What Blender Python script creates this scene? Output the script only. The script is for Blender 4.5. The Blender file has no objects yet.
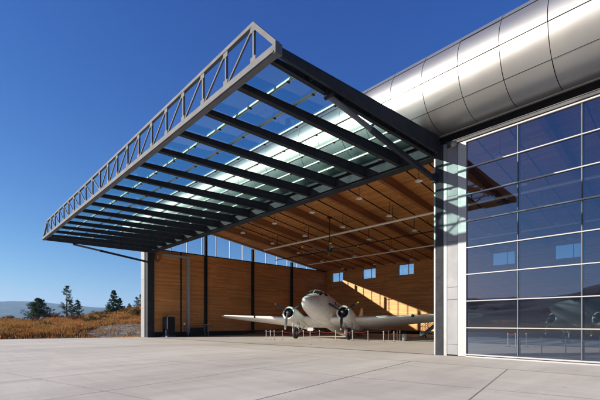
import bpy, math, random
from mathutils import Vector, Matrix, noise
random.seed(7)
R = math.radians
scene = bpy.context.scene
col = scene.collection
PI = math.pi

# ------------------------------------------------------------------ materials
def newmat(name):
    m = bpy.data.materials.new(name); m.use_nodes = True
    nt = m.node_tree; nt.nodes.clear()
    out = nt.nodes.new('ShaderNodeOutputMaterial')
    return m, nt, out
def N(nt, t, **k):
    n = nt.nodes.new(t)
    for a, b in k.items():
        if a in n.inputs: n.inputs[a].default_value = b
        else: setattr(n, a, b)
    return n
def ramp(nt, stops, src):
    r = nt.nodes.new('ShaderNodeValToRGB'); e = r.color_ramp.elements
    while len(e) < len(stops): e.new(0.5)
    for i, (p, c) in enumerate(stops):
        e[i].position = p; e[i].color = (c[0], c[1], c[2], 1) if not isinstance(c, (int, float)) else (c, c, c, 1)
    nt.links.new(src, r.inputs[0]); return r
def mixc(nt, a, b, f, mode='MIX'):
    m = nt.nodes.new('ShaderNodeMix'); m.data_type = 'RGBA'; m.blend_type = mode
    for s, v in ((0, f), (6, a), (7, b)):
        if isinstance(v, (int, float)): m.inputs[s].default_value = v
        elif isinstance(v, tuple): m.inputs[s].default_value = (v[0], v[1], v[2], 1)
        else: nt.links.new(v, m.inputs[s])
    return m.outputs[2]
def coords(nt, scale=(1, 1, 1), rot=(0, 0, 0)):
    tc = nt.nodes.new('ShaderNodeNewGeometry'); mp = nt.nodes.new('ShaderNodeMapping')
    mp.inputs['Scale'].default_value = scale; mp.inputs['Rotation'].default_value = rot
    nt.links.new(tc.outputs['Position'], mp.inputs[0]); return mp.outputs[0]
def noise_n(nt, vec, scale, detail=4, rough=.55):
    n = N(nt, 'ShaderNodeTexNoise', Scale=scale, Detail=detail, Roughness=rough)
    nt.links.new(vec, n.inputs['Vector']); return n.outputs[0]
def principled(nt, out, color, rough=.5, metal=0, bump=None, bstr=.2, bdist=.01, spec=.5):
    p = N(nt, 'ShaderNodeBsdfPrincipled')
    for k, v in (('Base Color', color), ('Roughness', rough), ('Metallic', metal), ('Specular IOR Level', spec)):
        if isinstance(v, tuple): p.inputs[k].default_value = (v[0], v[1], v[2], 1)
        elif isinstance(v, (int, float)): p.inputs[k].default_value = v
        else: nt.links.new(v, p.inputs[k])
    if bump is not None:
        b = N(nt, 'ShaderNodeBump', Strength=bstr, Distance=bdist)
        nt.links.new(bump, b.inputs['Height']); nt.links.new(b.outputs[0], p.inputs['Normal'])
    nt.links.new(p.outputs[0], out.inputs[0]); return p
def mottled(name, c, rough=.5, metal=0, var=.15, scale=3, bstr=0, spec=.5, rvar=0.08):
    m, nt, out = newmat(name); v = coords(nt)
    n = noise_n(nt, v, scale)
    lo = tuple(x*(1-var) for x in c); hi = tuple(min(1, x*(1+var)) for x in c)
    r = ramp(nt, [(.3, lo), (.7, hi)], n)
    rr = ramp(nt, [(.3, max(0, rough-rvar)), (.7, min(1, rough+rvar))], noise_n(nt, v, scale*2.3))
    principled(nt, out, r.outputs[0], rr.outputs[0], metal, n if bstr else None, bstr, spec=spec)
    return m
def math_n(nt, op, a, b=None):
    m = nt.nodes.new('ShaderNodeMath'); m.operation = op
    for i, v in enumerate((a, b)):
        if v is None: continue
        if isinstance(v, (int, float)): m.inputs[i].default_value = v
        else: nt.links.new(v, m.inputs[i])
    return m.outputs[0]

def wood_mat(name, c, axis, pitch, length_axis, gap=.05):
    """planks stacked along `axis` with period `pitch`; grain runs along length_axis"""
    m, nt, out = newmat(name)
    g = nt.nodes.new('ShaderNodeNewGeometry'); s = nt.nodes.new('ShaderNodeSeparateXYZ')
    nt.links.new(g.outputs['Position'], s.inputs[0])
    q = math_n(nt, 'DIVIDE', s.outputs[axis], pitch)
    fl = math_n(nt, 'FLOOR', q); fr = math_n(nt, 'SUBTRACT', q, fl)
    # board ends: shift each row, cut into 3.6 m boards
    wn0 = nt.nodes.new('ShaderNodeTexWhiteNoise'); wn0.noise_dimensions = '1D'; nt.links.new(fl, wn0.inputs['W'])
    lsum = math_n(nt, 'ADD', math_n(nt, 'DIVIDE', s.outputs[length_axis], 3.6), math_n(nt, 'MULTIPLY', wn0.outputs['Value'], 7.0))
    lf = math_n(nt, 'FLOOR', lsum)
    wn = nt.nodes.new('ShaderNodeTexWhiteNoise'); wn.noise_dimensions = '2D'
    cb = nt.nodes.new('ShaderNodeCombineXYZ'); nt.links.new(fl, cb.inputs[0]); nt.links.new(lf, cb.inputs[1]); nt.links.new(cb.outputs[0], wn.inputs['Vector'])
    sc = [3, 3, 3]; sc[length_axis] = .35
    sc[axis] = 22
    v = coords(nt, tuple(sc)); grain = noise_n(nt, v, 1.0, 6, .65)
    big = noise_n(nt, coords(nt, (.25, .25, .25)), 1.0, 3)
    r = ramp(nt, [(.0, tuple(x*.78 for x in c)), (.5, c), (1., tuple(min(1, x*1.22) for x in c))], wn.outputs['Value'])
    gr = ramp(nt, [(.25, .70), (.75, 1.18)], grain)
    c1 = mixc(nt, r.outputs[0], gr.outputs[0], 1.0, 'MULTIPLY')
    br = ramp(nt, [(.3, .85), (.7, 1.12)], big)
    c2 = mixc(nt, c1, br.outputs[0], 1.0, 'MULTIPLY')
    line = math_n(nt, 'LESS_THAN', fr, gap)
    c3 = mixc(nt, c2, tuple(x*.25 for x in c), line)
    principled(nt, out, c3, .55, 0, grain, .15)
    return m
def glass_mat(name, tint, base, mult=1.0, rough=0.0, refl=(.80, .86, .96)):
    m, nt, out = newmat(name)
    ge = nt.nodes.new('ShaderNodeNewGeometry'); dp = nt.nodes.new('ShaderNodeVectorMath'); dp.operation = 'DOT_PRODUCT'
    nt.links.new(ge.outputs['Incoming'], dp.inputs[0]); nt.links.new(ge.outputs['Normal'], dp.inputs[1])
    q = math_n(nt, 'POWER', math_n(nt, 'SUBTRACT', 1.0, math_n(nt, 'ABSOLUTE', dp.outputs['Value'])), 5.0)
    f = math_n(nt, 'MINIMUM', math_n(nt, 'ADD', math_n(nt, 'MULTIPLY', q, mult), base), .95)
    t = N(nt, 'ShaderNodeBsdfTransparent'); t.inputs[0].default_value = (*tint, 1)
    g = N(nt, 'ShaderNodeBsdfGlossy', Roughness=rough); g.inputs[0].default_value = (*refl, 1)
    # very slight roller-wave in the panes
    nz = noise_n(nt, coords(nt, (.6, .6, .35)), 1.0, 2)
    b = N(nt, 'ShaderNodeBump', Strength=.04, Distance=.05); nt.links.new(nz, b.inputs['Height']); nt.links.new(b.outputs[0], g.inputs['Normal'])
    mx = N(nt, 'ShaderNodeMixShader'); nt.links.new(f, mx.inputs[0]); nt.links.new(t.outputs[0], mx.inputs[1]); nt.links.new(g.outputs[0], mx.inputs[2])
    nt.links.new(mx.outputs[0], out.inputs[0]); return m

M = {}
M['steel_dark'] = mottled('dark_steel_paint', (.022, .024, .030), .72, 0, .25, 2, spec=.15)
M['steel_black'] = mottled('black_steel', (.010, .010, .012), .75, 0, .3, 2, spec=.12)
M['steel_light'] = mottled('light_grey_steel_paint', (.105, .110, .122), .7, 0, .14, 1.5, spec=.15)
M['alu'] = mottled('anodised_aluminium', (.22, .23, .24), .5, .4, .08, 2)
M['alu_white'] = mottled('white_aluminium', (.31, .312, .325), .5, 0, .05, 2)
M['purlin'] = mottled('pale_glazing_bar', (.30, .38, .34), .4, 0, .08, 3)
M['panel'] = mottled('composite_panel', (.175, .182, .198), .6, .1, .06, .7)
M['wood_wall'] = wood_mat('cedar_wall_boards', (.58, .235, .056), 2, .14, 1)
M['wood_back'] = wood_mat('cedar_back_wall_boards', (.64, .30, .075), 2, .14, 0)
M['wood_deck'] = wood_mat('cedar_roof_deck', (.56, .235, .064), 1, .18, 0, .07)
M['glulam'] = wood_mat('glulam_timber', (.30, .11, .034), 2, .04, 1, .08)
M['glass_wall'] = glass_mat('coated_wall_glass', (.36, .39, .43), .22, .78, refl=(.42, .56, .86))
M['glass_roof'] = glass_mat('canopy_glass', (.60, .88, .87), .05, .7)
M['glass_clear'] = glass_mat('clear_glass', (.88, .93, .94), .05, .8)
M['white'] = mottled('white_plastic', (.75, .74, .70), .4, 0, .05, 4)
M['black'] = mottled('black_rubber', (.015, .015, .016), .7, 0, .3, 5)
M['red'] = mottled('red_velvet_rope', (.22, .012, .012), .7, 0, .2, 6)
M['chrome'] = mottled('brushed_steel', (.62, .62, .62), .25, .9, .08, 6)
M['yellow'] = mottled('yellow_paint', (.75, .48, .04), .45, 0, .1, 6)
M['grey'] = mottled('grey_paint', (.28, .29, .30), .5, 0, .15, 3)
M['flashing'] = mottled('dull_flashing', (.075, .075, .08), .7, 0, .3, 2, spec=.15)
M['cap'] = mottled('grey_mullion_caps', (.10, .11, .125), .6, 0, .15, 2, spec=.2)
M['roofing'] = mottled('roofing', (.25, .25, .25), .8, 0, .15, 2)
M['drywall'] = mottled('end_wall_paint', (.30, .28, .26), .8, 0, .1, 1)

def pipe_metal():
    m, nt, out = newmat('metal_bullnose_panels')
    v = coords(nt, (.8, .8, .8)); n = noise_n(nt, v, 1.0, 3)
    v2 = coords(nt); n2 = noise_n(nt, v2, .5, 3)
    c = ramp(nt, [(.3, (.37, .37, .367)), (.7, (.42, .42, .417))], n2)
    r = ramp(nt, [(.2, .40), (.8, .46)], n)
    p = principled(nt, out, c.outputs[0], r.outputs[0], .88, n2, .03, .05)
    return m
M['pipe'] = pipe_metal()

def aircraft_metal(name, c, metal, rough):
    m, nt, out = newmat(name)
    v = coords(nt); n = noise_n(nt, v, 1.3, 4)
    r = ramp(nt, [(.3, tuple(x*.86 for x in c)), (.7, c)], n)
    rr = ramp(nt, [(.3, rough-.07), (.7, rough+.1)], noise_n(nt, v, 3.1))
    principled(nt, out, r.outputs[0], rr.outputs[0], metal)
    return m
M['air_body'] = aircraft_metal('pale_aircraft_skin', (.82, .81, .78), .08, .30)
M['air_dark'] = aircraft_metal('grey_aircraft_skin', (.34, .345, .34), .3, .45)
M['cockpit'] = mottled('cockpit_glass', (.012, .014, .018), .08, 0, .2, 2)
M['engine'] = mottled('engine_cylinders', (.05, .05, .052), .4, .6, .3, 9)

def concrete(name, tone=1.0, grid=True):
    m, nt, out = newmat(name)
    v = coords(nt)
    big = noise_n(nt, coords(nt, (1, .45, 1), (0, 0, R(-12))), .12, 5, .6)
    mid = noise_n(nt, coords(nt, (1, .25, 1), (0, 0, R(46))), .9, 6, .65)
    fine = noise_n(nt, v, 40, 3, .7)
    base = ramp(nt, [(.28, (.38*tone, .350*tone, .312*tone)), (.5, (.50*tone, .468*tone, .422*tone)), (.74, (.565*tone, .532*tone, .485*tone))], big)
    c = mixc(nt, base.outputs[0], ramp(nt, [(.3, .86), (.7, 1.08)], mid).outputs[0], 1.0, 'MULTIPLY')
    c = mixc(nt, c, ramp(nt, [(.3, .86), (.7, 1.10)], fine).outputs[0], 1.0, 'MULTIPLY')
    # long diagonal broom / tyre streaks
    st = noise_n(nt, coords(nt, (.10, 3.0, 1), (0, 0, R(20))), 1.0, 4, .6)
    c = mixc(nt, c, ramp(nt, [(.35, .95), (.62, 1.03)], st).outputs[0], 1.0, 'MULTIPLY')
    if grid:
        g = coords(nt, (1, 1, 1), (0, 0, R(12)))
        s = nt.nodes.new('ShaderNodeSeparateXYZ'); nt.links.new(g, s.inputs[0])
        # slab-to-slab tone differences
        ix = math_n(nt, 'FLOOR', math_n(nt, 'DIVIDE', math_n(nt, 'ADD', s.outputs[0], 5.41), 3.63))
        iy = math_n(nt, 'FLOOR', math_n(nt, 'DIVIDE', math_n(nt, 'ADD', s.outputs[1], 2.0), 5.4))
        cb = nt.nodes.new('ShaderNodeCombineXYZ'); nt.links.new(ix, cb.inputs[0]); nt.links.new(iy, cb.inputs[1])
        wn = nt.nodes.new('ShaderNodeTexWhiteNoise'); wn.noise_dimensions = '2D'; nt.links.new(cb.outputs[0], wn.inputs['Vector'])
        c = mixc(nt, c, ramp(nt, [(0, .94), (1, 1.05)], wn.outputs['Value']).outputs[0], 1.0, 'MULTIPLY')
    # small dark stains
    sp = noise_n(nt, v, 2.2, 2, .5)
    c = mixc(nt, c, ramp(nt, [(.66, 1.0), (.78, .78)], sp).outputs[0], 1.0, 'MULTIPLY')
    principled(nt, out, c, .78, 0, fine, .25, .01, spec=.35)
    return m
M['apron'] = concrete('apron_concrete')
M['threshold'] = concrete('threshold_concrete', .93, False)
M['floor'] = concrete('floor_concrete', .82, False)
M['joint'] = mottled('joint_sealant', (.22, .205, .185), .8, 0, .4, 8)

def dry_ground():
    m, nt, out = newmat('dry_grassland')
    v = coords(nt)
    n1 = noise_n(nt, v, .09, 5); n2 = noise_n(nt, v, 1.3, 5, .7)
    c = ramp(nt, [(.25, (.11, .075, .035)), (.45, (.30, .17, .06)), (.62, (.36, .20, .07)), (.8, (.20, .16, .06))], n1)
    c2 = mixc(nt, c.outputs[0], ramp(nt, [(.3, .6), (.7, 1.2)], n2).outputs[0], 1.0, 'MULTIPLY')
    # far hills: conifer forest and rock instead of grass
    g = nt.nodes.new('ShaderNodeNewGeometry'); ln = nt.nodes.new('ShaderNodeVectorMath'); ln.operation = 'LENGTH'
    nt.links.new(g.outputs['Position'], ln.inputs[0])
    mr = nt.nodes.new('ShaderNodeMapRange'); mr.inputs[1].default_value = 350; mr.inputs[2].default_value = 900
    nt.links.new(ln.outputs['Value'], mr.inputs[0])
    f1 = noise_n(nt, v, .006, 8, .65)
    fc = ramp(nt, [(.35, (.018, .028, .016)), (.52, (.035, .045, .024)), (.66, (.12, .095, .05))], f1)
    c3 = mixc(nt, c2, fc.outputs[0], mr.outputs[0])
    principled(nt, out, c3, .95, spec=.1)
    return m
M['ground'] = dry_ground()
def blades(name, stops, trans=.25):
    m, nt, out = newmat(name)
    g = nt.nodes.new('ShaderNodeNewGeometry')
    a = ramp(nt, stops, noise_n(nt, coords(nt), .35, 4, .7))
    rr = ramp(nt, [(0, .65), (1, 1.3)], g.outputs['Random Per Island'])
    c = mixc(nt, a.outputs[0], rr.outputs[0], 1.0, 'MULTIPLY')
    d = N(nt, 'ShaderNodeBsdfDiffuse'); t = N(nt, 'ShaderNodeBsdfTranslucent')
    nt.links.new(c, d.inputs[0]); nt.links.new(c, t.inputs[0])
    mx = N(nt, 'ShaderNodeMixShader'); mx.inputs[0].default_value = trans
    nt.links.new(d.outputs[0], mx.inputs[1]); nt.links.new(t.outputs[0], mx.inputs[2]); nt.links.new(mx.outputs[0], out.inputs[0])
    return m
M['drygrass'] = blades('dry_grass_blades', [(.28, (.11, .065, .03)), (.42, (.29, .135, .045)), (.54, (.40, .20, .065)), (.64, (.27, .19, .065)), (.74, (.13, .13, .045))])
M['needles'] = blades('pine_needles', [(.3, (.030, .060, .026)), (.7, (.070, .105, .040))], .15)
M['needles_b'] = blades('blue_pine_needles', [(.3, (.030, .055, .035)), (.7, (.065, .095, .055))], .15)
M['shrub'] = blades('shrub_leaves', [(.3, (.09, .085, .03)), (.7, (.17, .12, .04))], .2)
M['redshrub'] = blades('red_twigs', [(.3, (.12, .05, .035)), (.7, (.20, .09, .06))], .1)
M['bark'] = mottled('bark', (.10, .065, .045), .9, 0, .3, 6)
M['gravel'] = mottled('grey_gravel', (.185, .16, .13), .9, 0, .30, 2.2, .4, rvar=.02)

# ------------------------------------------------------------------ mesh builder
class MB:
    def __init__(s): s.v = []; s.f = []; s.m = []; s.sm = []; s.cm = 0; s.cs = False
    def add(s, vs, fs, mat=None, smooth=None):
        b = len(s.v); s.v += [tuple(p) for p in vs]
        for f in fs:
            s.f.append(tuple(i+b for i in f)); s.m.append(s.cm if mat is None else mat); s.sm.append(s.cs if smooth is None else smooth)
    def box(s, x0, x1, y0, y1, z0, z1, mat=None):
        v = [(x, y, z) for z in (z0, z1) for y in (y0, y1) for x in (x0, x1)]
        s.add(v, [(0, 2, 3, 1), (4, 5, 7, 6), (0, 1, 5, 4), (2, 6, 7, 3), (0, 4, 6, 2), (1, 3, 7, 5)], mat, False)
    def bar(s, p, q, w, h, up=(0, 0, 1), mat=None):
        p = Vector(p); q = Vector(q); d = (q-p).normalized(); u = Vector(up)
        if abs(d.dot(u)) > .98: u = Vector((0, 1, 0))
        a = d.cross(u).normalized(); b = a.cross(d).normalized()
        v = []
        for c in (p, q):
            for i, j in ((-1, -1), (1, -1), (1, 1), (-1, 1)): v.append(c+a*(i*w/2)+b*(j*h/2))
        s.add(v, [(0, 3, 2, 1), (4, 5, 6, 7), (0, 1, 5, 4), (1, 2, 6, 5), (2, 3, 7, 6), (3, 0, 4, 7)], mat, False)
    def tube(s, p, q, r, r2=None, n=10, mat=None, caps=True):
        p = Vector(p); q = Vector(q); r2 = r if r2 is None else r2
        d = (q-p).normalized(); u = Vector((0, 0, 1)) if abs(d.z) < .95 else Vector((1, 0, 0))
        a = d.cross(u).normalized(); b = a.cross(d)
        v = []
        for c, rr in ((p, r), (q, r2)):
            for i in range(n):
                t = 2*PI*i/n; v.append(c+a*(math.cos(t)*rr)+b*(math.sin(t)*rr))
        s.add(v, [(i, (i+1) % n, n+(i+1) % n, n+i) for i in range(n)], mat, True)
        if caps:
            s.add(v[:n], [tuple(range(n))[::-1]], mat, False); s.add(v[n:], [tuple(range(n))], mat, False)
    def path(s, pts, r, n=6, mat=None):
        for a, b in zip(pts, pts[1:]): s.tube(a, b, r, n=n, mat=mat, caps=True)
    def lathe(s, prof, c, axis='z', n=20, mat=None, smooth=True):
        v = []
        for r, h in prof:
            for i in range(n):
                t = 2*PI*i/n; a, b = r*math.cos(t), r*math.sin(t)
                if axis == 'z': v.append((c[0]+a, c[1]+b, c[2]+h))
                elif axis == 'y': v.append((c[0]+a, c[1]+h, c[2]+b))
                else: v.append((c[0]+h, c[1]+a, c[2]+b))
        f = []
        for k in range(len(prof)-1):
            for i in range(n):
                j = (i+1) % n
                q = (k*n+i, k*n+j, (k+1)*n+j, (k+1)*n+i)
                f.append(q if axis != 'y' else q[::-1])
        s.add(v, f, mat, smooth)
    def loft(s, rings, closed=True, cap=True, mat=None, smooth=True):
        n = len(rings[0]); v = [p for r in rings for p in r]; f = []
        for k in range(len(rings)-1):
            for i in range(n if closed else n-1):
                j = (i+1) % n; f.append((k*n+i, k*n+j, (k+1)*n+j, (k+1)*n+i))
        s.add(v, f, mat, smooth)
        if cap and closed:
            s.add(rings[0], [tuple(range(n))[::-1]], mat, False); s.add(rings[-1], [tuple(range(n))], mat, False)
    def xf(s, mtx):
        s.v = [tuple(mtx @ Vector(p)) for p in s.v]; return s
    def build(s, name, mats, parent=None, loc=None, bevel=0, **props):
        me = bpy.data.meshes.new(name); me.from_pydata(s.v, [], s.f)
        if not isinstance(mats, (list, tuple)): mats = [mats]
        for m in mats: me.materials.append(m)
        me.polygons.foreach_set('material_index', s.m); me.polygons.foreach_set('use_smooth', s.sm); me.update()
        o = bpy.data.objects.new(name, me); col.objects.link(o)
        if parent: o.parent = parent
        if loc: o.location = loc
        if bevel:
            b = o.modifiers.new('bevel', 'BEVEL'); b.width = bevel; b.segments = 2; b.limit_method = 'ANGLE'
        for k, v in props.items(): o[k] = v
        return o
def tag(o, label, cat, group=None):
    o['label'] = label; o['category'] = cat
    if group: o['group'] = group
    return o
def empty(name, loc=(0, 0, 0), rz=0):
    o = bpy.data.objects.new(name, None); col.objects.link(o); o.location = loc; o.rotation_euler.z = rz; o.empty_display_size = .3
    return o
def copy_tree(o, parent=None):
    c = o.copy(); col.objects.link(c)
    if parent: c.parent = parent
    for k in list(o.children): copy_tree(k, c)
    return c
def struct(o): o['kind'] = 'structure'; return o

def gz(x):                     # the apron falls slightly towards its far left edge
    return -.005*min(max(0, -9-x), 40)
def sstep(a, b, x):
    t = min(1, max(0, (x-a)/(b-a))); return t*t*(3-2*t)

# ------------------------------------------------------------------ terrain
def fbm(x, y, o=5): return noise.fractal((x, y, 0), 1.0, 2.0, o)
def th(x, y):
    r = math.hypot(x, y); az = math.atan2(y, x)
    z = -.42
    # grassy rise to the left of the apron
    edge = -51.5 + .25*(y+13)
    d = edge - x
    if d > 0 and -90 < y < 120:
        side = sstep(-60, -25, y)*(1-sstep(70, 115, y))
        hgt = 1.85+.25*math.sin(y*.35+1)+2.7*sstep(1, 15, y)+2.2*sstep(14, 32, y)
        up = .55*sstep(0, 9, d)+.45*sstep(6, 30, d)
        dn = 1-sstep(45, 200, d)
        z += (hgt+.35*fbm(x*.09, y*.09, 3))*up*dn*side + .4*sstep(0, 2, d)*side*dn
    if r > 250:
        k = sstep(250, 900, r)
        z += k*(6*fbm(x*.002, y*.002, 3)-5)
        # left sector ridge ~6 km away (behind the rise)
        def rid(r0, w): return math.exp(-((r-r0)/w)**2)
        def sector(c, w):
            dd = abs((az-c+PI) % (2*PI)-PI); return 1-sstep(w*.6, w, dd)
        left = sector(PI*.93, .55)
        z += left*rid(5600, 1100)*(222+22*math.sin(az*19+1.4)+26*fbm(x*.0011, y*.0011, 6))
        z += left*rid(4000, 600)*(85+50*math.sin(az*9+2.1)+16*fbm(x*.002, y*.002, 5))
        # ridges behind the camera, seen only mirrored in the glass wall
        back = sector(-PI*.56, .95)
        z += back*rid(1500, 420)*(98+22*math.sin(az*11+.3)+34*fbm(x*.003, y*.003, 6)+9*fbm(x*.015, y*.015, 5))
        z += back*rid(5600, 1200)*(325+30*math.sin(az*7)+50*fbm(x*.0009, y*.0009, 6))
        rest = 1-max(left, back)
        z += rest*rid(6500, 1300)*(150+60*fbm(x*.0008, y*.0008, 5))
    return z
def terrain():
    radii = [0]; r = 20
    while r < 9000:
        radii.append(r)
        r += 3.0 if r < 170 else r*.045 if r < 900 else r*.018
    n = 420; v = [(0, 0, th(0, 0))]; f = []
    for r in radii[1:]:
        for i in range(n):
            a = 2*PI*i/n; x, y = r*math.cos(a), r*math.sin(a); v.append((x, y, th(x, y)))
    for i in range(n): f.append((0, 1+i, 1+(i+1) % n))
    for k in range(len(radii)-2):
        b = 1+k*n
        for i in range(n): f.append((b+i, b+n+i, b+n+(i+1) % n, b+(i+1) % n))
    m = MB(); m.cs = True; m.add(v, f); struct(m.build('terrain', M['ground']))
terrain()

def sheet(name, x0, x1, y0, y1, dz, mat, nx=40, skew=0):
    m = MB(); v = []; f = []
    for j in (0, 1):
        for i in range(nx+1):
            x = x0+(x1-x0)*i/nx; y = (y0, y1)[j]
            if skew and i == 0: x += skew*(y+13)
            v.append((x, y, gz(x)+dz))
    for i in range(nx): f.append((i, i+1, nx+2+i, nx+1+i))
    m.add(v, f); return struct(m.build(name, mat))
# apron: a slab with a real edge
m = MB()
def apron_edge(y): return -51.3+.24*(min(y, 20)+13.4)
ys = [-26, -20, -13.4, -3.7]; nx = 60; v = []; f = []
for y in ys:
    for i in range(nx+1):
        x0 = apron_edge(y); x = x0+(90-x0)*(i/nx)**1.0; v.append((x, y, gz(x)))
for j in range(len(ys)-1):
    for i in range(nx): a = j*(nx+1)+i; f.append((a, a+1, a+nx+2, a+nx+1))
m.add(v, f)
for j in range(len(ys)-1):
    a = v[j*(nx+1)]; b = v[(j+1)*(nx+1)]
    m.add([a, b, (b[0], b[1], b[2]-.4), (a[0], a[1], a[2]-.4)], [(0, 1, 2, 3)])
struct(m.build('apron', M['apron']))
m = MB(); v = []; f = []  # unseen dark ground behind the camera, added to darken the glass wall's reflections
for y in (-50, -26.0):
    for i in range(nx+1): x = apron_edge(y)+3+(90-apron_edge(y))*i/nx; v.append((x, y, gz(x)-.03))
for i in range(nx): f.append((i, i+1, nx+2+i, nx+1+i))
m.add(v, f); struct(m.build('unseen_dark_ground', mottled('reflected_dark_ground', (.055, .054, .052), .85, 0, .25, 1.2)))
# the strip right in front of the doors
m = MB(); v = []; f = []
for y in (-3.7, -.30):
    for i in range(61):
        x = -48.2+(90+48.2)*i/60; v.append((x, y, gz(x)))
for i in range(60): f.append((i, i+1, 62+i, 61+i))
m.add(v, f); m.add([v[0], v[61], (v[61][0], v[61][1], -.6), (v[0][0], v[0][1], -.6)], [(0, 1, 2, 3)])
struct(m.build('threshold_strip', M['threshold']))
sheet('hangar_floor', -46.5, 21.9, -.30, 31.3, 0, M['floor'], 60)
# sawn joints in the apron (12 degrees off the building)
jm = MB(); ca, sa = math.cos(R(12)), math.sin(R(12))
def jline(p, q, w):
    p = Vector((p[0], p[1], 0)); q = Vector((q[0], q[1], 0)); L = (q-p).length; k = max(1, int(L/3)); d = (q-p)/L; nrm = Vector((-d.y, d.x, 0))*w/2
    for i in range(k):
        a = p+d*(L*i/k); b = p+d*(L*(i+1)/k)
        if a.y > -3.72 or b.y > -3.69 or a.x < apron_edge(a.y)+.2: continue
        jm.add([(*(a-nrm)[:2], gz(a.x)+.004), (*(b-nrm)[:2], gz(b.x)+.004), (*(b+nrm)[:2], gz(b.x)+.004), (*(a+nrm)[:2], gz(a.x)+.004)], [(0, 3, 2, 1)])
for k in range(-14, 16):
    c = -5.41+k*3.63
    # line: x*ca + y*sa = c, direction (-sa, ca)
    p = Vector((c*ca, c*sa)); 
    t1 = (-3.7-p.y)/ca; t0 = t1-70
    jline((p.x-sa*t0, p.y+ca*t0), (p.x-sa*t1, p.y+ca*t1), .018 if k not in (0, -1) else .028)
for k in range(-12, 2):
    c = -2.0-5.4*(-k)+5.4
    p = Vector((-sa*c, ca*c)); jline((p.x-ca*60, p.y-sa*60), (p.x+ca*60, p.y+sa*60), .016)
jm.box(-46, 60, -3.712, -3.688, -.35, .004) if False else None
for i in range(50):
    x0 = -48+i*2.2; x1 = x0+2.2
    jm.add([(x0, -3.72, gz(x0)+.004), (x1, -3.72, gz(x1)+.004), (x1, -3.68, gz(x1)+.004), (x0, -3.68, gz(x0)+.004)], [(0, 1, 2, 3)])
struct(jm.build('apron_joints', M['joint']))
# door sill rail in the floor
m = MB()
for i in range(24):
    x0 = -45.4+i*36/24; x1 = x0+1.5
    m.add([(x0, .0, gz(x0)+.006), (x1, .0, gz(x1)+.006), (x1, .16, gz(x1)+.006), (x0, .16, gz(x0)+.006)], [(0, 1, 2, 3)])
struct(m.build('door_sill_track', M['steel_dark']))

# ------------------------------------------------------------------ the hangar
H = tag(empty('hangar', (-12, 15, 0)), 'large timber lined aircraft hangar with curved metal roof edge and glass front', 'hangar')
HM = Matrix.Translation((12, -15, 0))
def hp(mb, name, mats, parent=None, **k):      # part of the hangar: mesh is in world coordinates, object sits at the hangar's origin
    mb.xf(HM); return mb.build(name, mats, parent or H, **k)
XL, XR, YB = -45.75, 22.0, 31.4
SILL = 10.4
def roofz(y): return 10.5+.142*(31.4-y)
# left wall (below clerestory)
m = MB(); m.box(XL-.6, XL, .75, YB+.5, -.6, SILL); hp(m, 'side_wall', M['wood_wall'])
m = MB(); m.box(XL-.62, XL+.05, .75, YB, SILL, SILL+.12); m.box(XL, XL+.06, .8, YB-.01, -.25, .42); hp(m, 'wall_trim', M['steel_black'])
# right end wall
m = MB(); m.box(XR, XR+.5, .3, YB+.5, -.6, 14.9); hp(m, 'end_wall', M['drywall'])
# clerestory
cl = MB(); cl.box(XL-.36, XL-.24, .77, YB, SILL+.121, SILL+.17)
cf = hp(cl, 'clerestory_window', M['alu_white'])
for i in range(15):
    y = .9+2.15*i
    if roofz(y)-.15 < SILL+.25: continue
    cl = MB(); cl.box(XL-.36, XL-.24, y-.035, y+.035, SILL+.171, roofz(y)-.15); hp(cl, 'mullion', M['alu_white'], cf)
g = MB(); g.add([(XL-.3, .8, SILL+.1), (XL-.3, YB-.1, SILL+.1), (XL-.3, YB-.1, roofz(YB-.1)-.02), (XL-.3, .8, roofz(.8)-.1)], [(0, 1, 2, 3)])
hp(g, 'pane', M['glass_clear'], cf)
# rake beam over clerestory
m = MB(); m.bar((XL-.3, .3, roofz(.3)-.075), (XL-.3, YB, roofz(YB)-.075), .5, .14); hp(m, 'rake_beam', M['glulam'])
# steel posts on the left wall
for y in (7.65, 15.3, 22.95):
    m = MB(); zt = roofz(y)-.5
    m.box(XL+.02, XL+.05+.28, y-.17, y-.145, -.3, zt); m.box(XL+.02, XL+.33, y+.145, y+.17, -.3, zt); m.box(XL+.15, XL+.19, y-.145, y+.145, -.3, zt)
    m.box(XL+.02, XL+.45, y-.25, y+.25, -.3, .02+gz(XL))
    hp(m, 'wall_post', M['steel_black'])
# thin dark conduit / downpipe in the wall at y=4.2
m = MB(); m.box(XL+.01, XL+.12, 4.15, 4.30, -.2, SILL); hp(m, 'cable_channel', M['steel_black'])
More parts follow.
